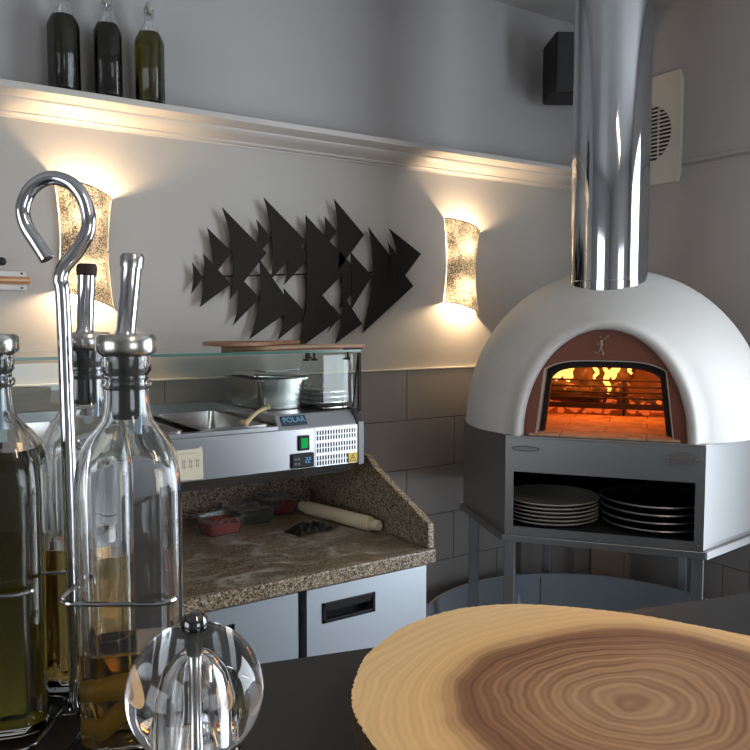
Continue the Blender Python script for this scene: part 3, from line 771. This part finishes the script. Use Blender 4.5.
def logp(label, a, b_, r):
    A, B_ = Vector(a), Vector(b_); path = [A.lerp(B_, k/6) + Vector((random.uniform(-.004, .004), random.uniform(-.004, .004), random.uniform(-.004, .004))) for k in range(7)]
    o = MB().tube(path, [r*random.uniform(.88, 1.08) for _ in range(7)], 10).build('firewood_log', M['log']); o.location = oloc(0, 0, 0); o.rotation_euler = (0, 0, OR)
    return tag(o, label, 'log', 'logs in the oven fire')
logp('charred log lying flat behind the grate on the left of the fire', (-.22, .63, .075), (-.02, .60, .070), .034)
logp('burning log leaning up in the middle of the oven fire', (-.07, .63, .06), (-.105, .69, .21), .034)
logp('thick burning log tilted at the right of the flames', (.01, .62, .06), (.045, .69, .20), .036)
logp('charred log lying low behind the right end of the grate', (.02, .60, .05), (.20, .61, .052), .022)
q = MB()
for i in range(150):
    x, y = random.uniform(-.25, .25), random.uniform(.575, .72)
    q.sphere((x, y, .012+random.uniform(0, .052)*(1-abs(x)*2)), random.uniform(.006, .014), 6, 4)
o = q.build('ember_bed', M['ember'], smooth=False); o.location = oloc(0, 0, 0); o.rotation_euler = (0, 0, OR)
tag(o, 'glowing orange embers spread behind the fire grate', 'embers', kind='stuff')
def flame(x, y, z, h, w_, lean):
    q = MB(); n = 9
    path = [(x + lean*(k/n)**1.5 + .006*sin(k*1.7+x*40), y, z + h*k/n) for k in range(n+1)]
    return q.tube(path, [max(.0008, w_*sin(pi*min(1, .18+.82*k/n))**1.1) for k in range(n+1)], 10)
for (x, y, z, h, w_, ln) in ((-.205, .66, .12, .09, .020, .02), (-.165, .64, .12, .11, .024, .01), (-.015, .60, .08, .13, .010, -.02), (.000, .64, .12, .10, .015, .02), (-.06, .60, .13, .09, .008, .01), (.06, .62, .15, .08, .008, -.02)):
    o = flame(x, y, z, h, w_, ln).build('flame', M['flame']); o.location = oloc(0, 0, 0); o.rotation_euler = (0, 0, OR)
    tag(o, 'yellow tongue of flame rising from the logs in the oven', 'flame', 'flames in the oven')
l = bpy.data.lights.new('fire_light', 'POINT'); l.energy = 2.6; l.color = (1, .24, .04); l.shadow_soft_size = .05
o = bpy.data.objects.new('fire_light', l); link(o); o.location = oloc(-.07, .50, .20)
l = bpy.data.lights.new('fire_light', 'POINT'); l.energy = 1.0; l.color = (1, .24, .04); l.shadow_soft_size = .05
o = bpy.data.objects.new('fire_light', l); link(o); o.location = oloc(.10, .50, .16)

# flue
fl = thing('flue_pipe', 'wide polished steel flue pipe rising from the white dome to the ceiling', 'flue', oloc(-.008, .30, .428), OR)
MB().lathe([(.1185, .012), (.1185, 1.172), ], 96, cap0=True, cap1=True).build('pipe', M['flue'], fl)
MB().lathe([(.1200, .0), (.1235, .001), (.1235, .006), (.1205, .008), (.1205, .034), (.1188, .036)], 96, cap0=True, cap1=True).build('base_collar', M['flue'], fl)
MB().tube([(.123*cos(-.6), .123*sin(-.6), .004), (.131*cos(-.6), .131*sin(-.6), .004)], .004, 10).build('collar_screw', M['chrome'], fl)

# stand
st = thing('oven_stand', 'grey steel faceted oven stand with an open shelf of plates and square legs', 'stand', (OC[0], OC[1], 0), OR)
plan = [(-.275, 0), (.275, 0), (.482, .345), (.482, .72), (.26, .955), (-.26, .955), (-.482, .72), (-.482, .345)]
zt, zb = 1.158, .862
def inset(pts, d):
    c = Vector((0, .48)); return [tuple(Vector(p) + (c-Vector(p)).normalized()*d) for p in pts]
q = MB(); q.prism(plan, zt-.006, zt); q.build('top_plate', M['stand'], st, bevel=.001)
big = inset(plan, -.006)
MB().prism(plan, zb, zb+.012).build('bottom_shelf', M['stand'], st)
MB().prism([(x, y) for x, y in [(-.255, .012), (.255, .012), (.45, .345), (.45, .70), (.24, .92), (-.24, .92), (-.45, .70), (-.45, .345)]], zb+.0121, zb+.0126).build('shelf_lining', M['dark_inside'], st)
for i in range(1, 8):
    a, b_ = plan[i], plan[(i+1) % 8]
    A, B_ = Vector(a), Vector(b_); n = Vector((B_.y-A.y, -(B_.x-A.x))).normalized()*.004
    if n.dot(Vector((0, .48))-A) < 0: n = -n
    MB().prism([tuple(A), tuple(B_), tuple(B_+n), tuple(A+n)], zb+.012, zt-.006).build('side_panel', M['stand'] if i not in (1,) else M['stand'], st)
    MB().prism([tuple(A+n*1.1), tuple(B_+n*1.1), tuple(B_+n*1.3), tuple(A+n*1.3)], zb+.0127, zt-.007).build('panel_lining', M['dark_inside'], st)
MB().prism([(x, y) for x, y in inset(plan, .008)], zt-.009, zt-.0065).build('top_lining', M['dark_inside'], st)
# front frame with opening
q = MB(); ox, oz0, oz1 = .250, .887, 1.052
q.box((-.275, -.004, oz1), (.275, .0, zt-.006)).box((-.275, -.004, zb), (.275, .0, oz0)).box((-.275, -.004, oz0), (-ox, .0, oz1)).box((ox, -.004, oz0), (.275, .0, oz1))
fp = q.build('front_panel', M['stand'], st)
boxm((-.283, -.008, zb-.022), (.283, .012, zb-.001)).build('front_rail', M['stand'], st, bevel=.002)
q = MB()
for sx in (-1, 1):
    pts = [(sx*.275, 0), (sx*.482, .345)]; A, B_ = Vector(pts[0]), Vector(pts[1]); n = Vector((B_.y-A.y, -(B_.x-A.x))).normalized()*.012*(1 if sx < 0 else -1)
    MB().prism([tuple(A), tuple(B_), tuple(B_-n), tuple(A-n)], zb-.022, zb-.001).build('side_rail', M['stand'], st)
for x, y in ((-.262, .016), (.262, .016), (-.455, .40), (.455, .40), (-.26, .92), (.26, .92)):
    boxm((x-.016, y-.016, 0), (x+.016, y+.016, zb-.001)).build('leg', M['stand'], st, bevel=.003)
q = MB(); 
for x, z in ((-.262, 1.14), (.262, 1.14), (-.262, .875), (.262, .875), (.0, .868)): MB().tube([(x, -.004, z), (x, -.006, z)], .003, 10).build('screw', M['steel'], fp)
vt = MB(); vt.loft([[( -.215+.042*cos(a), -.0065, 1.122+.009*sin(a)) for a in [2*pi*i/32 for i in range(32)]], [( -.215+.042*cos(a), -.004, 1.122+.009*sin(a)) for a in [2*pi*i/32 for i in range(32)]]]).build('slot_plate', mat('dark_slot', (.16, .16, .17), .4, .8), st)
MB().loft([[( -.215+.034*cos(a), -.0072, 1.122+.0045*sin(a)) for a in [2*pi*i/32 for i in range(32)]], [( -.215+.034*cos(a), -.0064, 1.122+.0045*sin(a)) for a in [2*pi*i/32 for i in range(32)]]]).build('slot_relief', M['steel'], st)
ov_ = [(.215+.044*cos(a), 1.118+.021*sin(a)) for a in [2*pi*i/40 for i in range(40)]]
bdg = MB().prism(ov_, -.0068, -.004, 'y').build('oval_badge', mat('badge_metal', (.36, .34, .33), .35, .9), st)
q = MB()
for x in (-.038, .038): q.sphere((.215+x, -.007, 1.118), .0022, 8, 6)
q.box((.190, -.0074, 1.1175), (.240, -.0066, 1.1185)).tube([(.192+.004*i, -.0072, 1.1205+.004*sin(i*1.9)) for i in range(13)], .0009, 6)
q.build('badge_script', mat('badge_script', (.6, .45, .4), .3, .8), bdg)

# plates and pans on the shelf
ZS = zb + .0128
def disc(name, label, cat, group, m, r, x, y, z, h, rimm=None):
    p = oloc(x, y, 0); t = thing(name, label, cat, (p.x, p.y, z), 0, group)
    MB().lathe([(r*.72, 0), (r*.80, .002), (r, h*.82), (r, h), (r-.004, h), (r*.78, .005), (.001, .004)], 56, cap0=True, cap1=False).build('dish', m, t, angle=50)
    if rimm: MB().tube([(r*cos(2*pi*i/56), r*sin(2*pi*i/56), h*.9) for i in range(56)], .0032, 8, True).build('rim', rimm, t)
    return t
words = ['lowest', 'second lowest', 'third from the bottom', 'third from the top', 'second from the top', 'topmost']
for i in range(6):
    disc('pizza_plate', 'off-white pizza plate, %s in the left stack under the oven' % words[i], 'plate', 'plates stacked under the oven', M['ceramic'], .150, -.165 + .002*(i % 2), .185, ZS + i*.0118 + .0002, .016)
for i in range(4):
    disc('round_pizza_pan', 'wide black round pan, %s in the right stack under the oven' % ['lowest', 'second from the bottom', 'second from the top', 'topmost'][i], 'pan', 'black pans stacked under the oven', M['black_pan'], .152 + .002*i, .148 - .003*(i % 2), .195, ZS + .0002 + i*.0235, .022, M['pan_rim'])

# curved metal sheet round the stand legs, bag of film
cs = MB(); rI, rO = .575, .579; cc = (2.000, 1.715); rin = []
A0, A1 = radians(-62), radians(197); n = 64
for i in range(n+1):
    a = A0 + (A1-A0)*i/n
    rin.append([(cc[0]+r*cos(a), cc[1]+r*sin(a), z) for r, z in ((rI, 0.0), (rO, 0.0), (rO, .462), (rO+.004, .466), (rO+.004, .472), (rI-.002, .472), (rI, .466))])
o = MB().loft(rin, True, True, True).build('curved_metal_guard', M['sheet'], None, angle=50); tag(o, 'low curved grey metal sheet wrapped behind the oven stand legs', 'guard sheet')
a = radians(100); 
q = MB(); q.box((cc[0]+.573*cos(radians(62)), cc[1]+.573*sin(radians(62)), .0), (cc[0]+.573*cos(radians(62))+.003, cc[1]+.573*sin(radians(62))+.003, .46)); o2 = q.build('sheet_seam', M['burner'], o)
bx, by = 2.02, 2.09
q = MB(); rs = []
for k in range(9):
    f = k/8; r = .085*(1-f)**.8+.004; rs.append([(bx + r*(1+.22*sin(5*t_+k))*cos(t_), by + .6*r*(1+.22*sin(4*t_+k*1.3))*sin(t_), .002+.478*f) for t_ in [2*pi*i/18 for i in range(18)]])
tag(q.loft(rs).build('plastic_bag', M['bag'], None, smooth=False), 'clear crumpled plastic bag peeking up behind the wooden slab under the oven', 'bag')

# ------------------------------------------------------------------ speaker, vent
sp = thing('wall_speaker', 'black boxy loudspeaker mounted high in the corner behind the flue pipe', 'speaker', (2.385, 2.215, 2.365), radians(-30))
boxm((-.085, -.09, .008), (.085, .10, .240)).build('speaker_cabinet', M['black_plastic'], sp, bevel=.012)
boxm((-.080, -.098, .014), (.080, -.089, .234)).build('speaker_grille', mat('speaker_cloth', (.02, .02, .022), .8), sp, bevel=.003)
MB().tube([(0, .10, .14), (0, .20, .14)], .012, 10).box((-.03, .195, .10), (.03, .203, .18)).build('mounting_bracket', M['black_plastic'], sp)

vn = thing('ventilation_grille', 'off-white square wall vent with a round slatted grille, right of the flue', 'vent', (2.7695, 2.150, 2.275))
VM = mat('vent_plastic', (.60, .56, .48), .4)
# plate with round hole: local (y,z)
q = MB(); n = 48; cy, cz = -.018, -.012; rr_ = .118
outer = []
for i in range(n):
    a = 2*pi*i/n; c, s_ = cos(a), sin(a); k = 1/max(abs(c)/.180, abs(s_)/.220); outer.append((c*k, s_*k))
inn = [(cy+rr_*cos(2*pi*i/n), cz+rr_*sin(2*pi*i/n)) for i in range(n)]
rgs = [[(0, y, z) for y, z in outer], [(-.012, y, z) for y, z in outer], [(-.014, y*.985, z*.985) for y, z in outer], [(-.014, y, z) for y, z in inn], [(-.003, y, z) for y, z in inn]]
q.loft(rgs, False, False).build('plate', VM, vn, angle=30)
boxm((-.003, cy-rr_, cz-rr_), (-.001, cy+rr_, cz+rr_)).build('vent_backing', M['dark_inside'], vn)
q = MB()
for k in range(15):
    z = cz - rr_ + (k+.5)*2*rr_/15; hw = sqrt(max(0, rr_**2-(z-cz)**2))
    if hw < .02: continue
    q.box((-.013, cy-hw, z-.0035), (-.006, cy+hw, z+.0025))
for k in (-.055, 0, .055):
    hh = sqrt(rr_**2-k*k); q.box((-.014, cy+k-.002, cz-hh), (-.008, cy+k+.002, cz+hh))
q.build('slats', VM, vn)

# ------------------------------------------------------------------ bar top
u = Vector((.9686, -.2487, 0)).normalized(); p0 = Vector((.312, .672, 0)); nrm = Vector((-u.y, u.x, 0))
def bp(a, b_): v_ = p0 + u*a + nrm*b_; return (v_.x, v_.y)
bar = thing('bar_counter', 'dark matt bar counter carrying the wooden slab, mill and oil bottles', 'bar', (.4, .4, 0))
L(MB().prism([bp(-1.4, 0), bp(1.5, 0), bp(1.5, -.56), bp(-1.4, -.56)], 1.135, 1.17), bar).build('counter_top', M['bar'], bar, bevel=.003)
L(MB().prism([bp(-1.38, -.06), bp(1.48, -.06), bp(1.48, -.40), bp(-1.38, -.40)], 0, 1.1345), bar).build('counter_base', M['bar'], bar)

# ------------------------------------------------------------------ wooden slab
sx, sy = .470, .392
sl = thing('wooden_slab', 'round sawn tree slab with brown heartwood rings and bark edge, on the bar', 'wood slab', (sx, sy, 1.1702))
ctrl = [(.301,.492),(.322,.518),(.345,.542),(.380,.564),(.417,.580),(.457,.587),(.495,.584),(.532,.570),(.566,.545),(.597,.511),(.624,.474),(.645,.430),(.664,.385),(.668,.340), (.650, .300), (.600, .235), (.530, .200), (.450, .195), (.370, .225), (.310, .290), (.280, .350), (.276, .413), (.284, .455)]
path = smooth_path([(x-sx, y-sy, 0) for x, y in ctrl], 14, True)
n = len(path)
def ring(sc_, z, rough_=0): 
    out = []
    for i, p in enumerate(path):
        k = sc_ + (rough_*(.5*sin(i*1.3)+.5*sin(i*.37+1)+random.uniform(-.8, .8)) if rough_ else 0)
        out.append((p.x*k, p.y*k, z))
    return out
random.seed(3)
jag = [random.uniform(-.0045, .0045) for _ in path]
def rj(sc_, z, off): return [(p.x*(sc_+jag[(i+off) % n]), p.y*(sc_+jag[(i+off) % n]), z) for i, p in enumerate(path)]
TZ = .0448
MB().loft([ring(.955, .001), ring(.968, .022), rj(.985, TZ-.003, 0), rj(.992, TZ-.0005, 0), ring(.965, TZ), ring(.5, TZ), ring(.02, TZ)]).build('slab_face', M['slab'], sl, angle=30)
MB().loft([rj(.93, 0, 3), rj(.972, .004, 5), rj(.980, .018, 9), rj(.990, .032, 2), rj(.996, TZ-.0035, 0), rj(.985, TZ-.0028, 0), rj(.95, .02, 0), rj(.925, .001, 0)], False, False).build('bark', M['bark'], sl, angle=20)

# ------------------------------------------------------------------ cruet caddy with three oil bottles
BZ = 1.1702
rod = (.139, .663)
cd = thing('cruet_caddy', 'chrome wire caddy with a tall hooked handle holding the oil bottles', 'bottle caddy', (rod[0], rod[1], BZ))
hk = [(.139, .663, BZ+.006), (.139, .664, 1.30), (.1385, .666, 1.45), (.138, .668, 1.520), (.1365, .669, 1.532), (.140, .668, 1.543), (.150, .663, 1.557), (.1575, .659, 1.575), (.156, .662, 1.594), (.148, .668, 1.609), (.134, .678, 1.6145), (.121, .686, 1.607), (.1140, .689, 1.592), (.115, .687, 1.577), (.122, .681, 1.562), (.1285, .676, 1.549)]
L(MB().tube(smooth_path(hk, 6), .0058, 20), cd).build('hooked_handle', M['chrome'], cd)
cells = {'a': (.170, .605), 'b': (.170, .7346), 'c': (.084, .682)}
# orthonormal frame for square rings: align rings with the view of the bottles
RA = radians(-33.4)
def sqring(c, h, z, r=.014, k=6):
    pts = []
    for cx, cy, a0 in ((h-r, h-r, 0), (-h+r, h-r, pi/2), (-h+r, -h+r, pi), (h-r, -h+r, 1.5*pi)):
        for i in range(k):
            a = a0+pi/2*i/(k-1); x, y = cx+r*cos(a), cy+r*sin(a); pts.append((c[0]+x*cos(RA)-y*sin(RA), c[1]+x*sin(RA)+y*cos(RA), z))
    return pts
for z, nm in ((1.293, 'upper_ring'),):
    for key, c in cells.items():
        pts = sqring(c, .0425, z)
        if key == 'a': pts = [pts[11]] + pts[12:24] + [pts[0]]; pts = pts[:13]
        elif key == 'c': pts = pts[9:24]
        if key != 'b': L(MB().tube(pts, .0019, 8), cd).build(nm, M['chrome'], cd)
q = MB()
for key, c in cells.items():
    for sgn in ((1, 1), (1, -1), (-1, 1), (-1, -1)):
        x, y = sgn[0]*.0425, sgn[1]*.0425*0 
    pts = sqring(c, .0425, BZ+.002); q.tube(pts, .0015, 8, True)
    q.tube([(c[0], c[1], BZ+.0015), (rod[0], rod[1], BZ+.0015)], .0012, 6)
L(q, cd).build('base_wire', M['chrome'], cd)
q = MB()
for key, c in cells.items():
    d = (Vector((c[0], c[1]))-Vector(rod)); f = .35
    q.tube([(rod[0], rod[1], 1.293), (rod[0]+d.x*f, rod[1]+d.y*f, 1.293)], .0016, 6)
L(q, cd).build('ring_strut', M['chrome'], cd)

def cruet(label, c, liquid, level, tube_lean, spout_mat):
    t = thing('oil_cruet', label, 'oil bottle', (c[0], c[1], BZ+.004), RA + radians(16), 'oil bottles in the caddy')
    z = lambda a: a-BZ-.004
    bodyo = [(.034, 0, 1), (.0385, .004, 1), (.0390, z(1.370), 1), (.0386, z(1.380), .95), (.0374, z(1.391), .85), (.0345, z(1.401), .65), (.0300, z(1.4095), .4), (.0245, z(1.4165), .15), (.0195, z(1.423), 0), (.0170, z(1.432), 0), (.0162, z(1.447), 0), (.0185, z(1.449), 0), (.0188, z(1.453), 0), (.0165, z(1.455), 0), (.0165, z(1.459), 0), (.0185, z(1.461), 0), (.0180, z(1.474), 0)]
    bodyi = [(.0135, z(1.474), 0), (.0135, z(1.445), 0), (.0145, z(1.431), 0), (.0170, z(1.4215), 0), (.0220, z(1.4145), .15), (.0275, z(1.4072), .4), (.0320, z(1.3985), .65), (.0349, z(1.389), .85), (.0361, z(1.379), .95), (.0365, z(1.370), 1), (.0362, .009, 1), (.028, .007, 1)]
    MB().loft(r4(bodyo+bodyi, 56)).build('glass_body', M['glass'], t, angle=50)
    lv = level - BZ - .004
    pr = [(.028, .0075, 1), (.0367, .0095, 1)]
    for r_, zz, s_ in reversed(bodyi[:-2]):
        if zz < lv: pr.append((r_+.0003, zz, s_))
    if lv < z(1.35): pr.append((.0368, lv, 1)) if pr[-1][1] < lv else None
    MB().loft(r4(pr, 56)).build('oil', liquid, t, angle=50)
    pc = MB().lathe([(.0215, z(1.4745)), (.0225, z(1.4765)), (.0225, z(1.4865)), (.0205, z(1.489)), (.008, z(1.4895))], 40).build('pourer_cap', M['steel_cap'], t)
    MB().lathe([(.0105, z(1.424)), (.0115, z(1.426)), (.0120, z(1.445)), (.0134, z(1.447)), (.0134, z(1.451)), (.0122, z(1.452)), (.0122, z(1.456)), (.0134, z(1.458)), (.0134, z(1.464)), (.0132, z(1.472)), (.0195, z(1.4735)), (.0195, z(1.4743))], 32).build('rubber_stopper', M['black_rubber'], t)
    lx = tube_lean
    a0 = Vector((0, 0, z(1.489))); a1 = Vector((lx, 0, z(1.548)))
    MB().tube([a0, a0.lerp(a1, .04), a1], [.0085, .0072, .0078], 20).build('pour_tube', M['chrome'], pc)
    MB().tube([a1 + Vector((-lx*.12, 0, -.008)), a1 + Vector((0, 0, .0)), a1 + Vector((0, 0, .0025))], [.0087, .0090, .0075], 20).build('tube_tip', M['burner'] if spout_mat else M['steel_cap'], pc)
    MB().tube([(.0085, -.006, z(1.468)), (.0085, -.006, z(1.412))], .0022, 10).build('air_tube', mat('grey_blue_metal', (.25, .32, .38), .3, .6), pc)
    return t
M['steel_cap'] = mat('satin_cap', (.50, .49, .46), .22, 1)
ca = cruet('nearly empty clear glass oil bottle in front, two yellow chillies at its bottom', cells['a'], M['oil_brown'], 1.252, .006, False)
cb = cruet('half-empty clear oil bottle standing behind the front one, beside the chrome rod', cells['b'], M['oil_brown'], 1.300, .003, True)
cc_ = cruet('bottle full of green olive oil cut by the left edge of the photo', cells['c'], M['oil_green'], 1.405, -.02, False)
# yellow chillies in the front bottle
def chilli(label, pts, rr):
    o = MB().tube(smooth_path(pts, 5), rr, 14); c0 = pts[0]
    ob = o.build('yellow_chilli', M['chilli']); return tag(ob, label, 'chilli', 'yellow chillies in the front oil bottle')
c = cells['a']
def cp(x, y, z): return (c[0]+x*cos(RA)-y*sin(RA), c[1]+x*sin(RA)+y*cos(RA), z)
k = 26
chilli('plump yellow chilli lying sideways in the front oil bottle', [cp(-.030, -.014, 1.212), cp(-.018, -.016, 1.222), cp(-.002, -.016, 1.225), cp(.014, -.014, 1.222), cp(.026, -.01, 1.212), cp(.030, -.006, 1.206)], [.002 + .0085*sin(pi*(i+1)/(k+1))**.6 for i in range(k)])
chilli('smaller orange-yellow chilli slanting under the plump one', [cp(-.030, -.010, 1.186), cp(-.022, -.012, 1.190), cp(-.012, -.012, 1.199), cp(-.004, -.008, 1.206), cp(.004, .004, 1.207), cp(.010, .012, 1.204)], [.002 + .0060*sin(pi*(i+1)/(k+1))**.6 for i in range(k)])

# ------------------------------------------------------------------ acrylic pepper mill
pm = thing('pepper_mill', 'clear acrylic ball-topped pepper mill with a dark knob at the front', 'pepper mill', (.128, .351, BZ))
z = lambda a: a-BZ
ball = [(.0325*sin(pi*k/24), z(1.322) - .0325*cos(pi*k/24)) for k in range(4, 24)]
ball[0] = (.0185, z(1.2945))
MB().lathe([(.001, z(1.337)), (.006, z(1.335)), (.0105, z(1.329)), (.0125, z(1.320)), (.0120, z(1.305)), (.0135, z(1.290)), (.0135, 0), (.026, .0), (.028, .003), (.0285, .012), (.026, .020), (.021, .034), (.0175, .055), (.0165, .075), (.0175, .092), (.0215, .106), (.0240, .113), (.0235, .118), (.0185, .1235)] + ball[1:], 64, cap0=True).build('acrylic_body', M['acrylic'], pm, angle=60)
MB().lathe([(.0030, .015), (.0030, z(1.3502))], 16).build('shaft', M['steel_cap'], pm)
MB().lathe([(.010, .004), (.012, .006), (.012, .050), (.010, .056)], 28).build('peppercorn_chamber', mat('peppercorns', (.05, .035, .025), .6), pm)
MB().lathe([(.0035, z(1.3505)), (.0040, z(1.3510)), (.0040, z(1.3514)), (.0060, z(1.3520)), (.0066, z(1.3548)), (.0062, z(1.358)), (.0042, z(1.3603)), (.001, z(1.3607))], 28).build('knob', mat('smoked_chrome', (.12, .12, .12), .08, 1), pm)
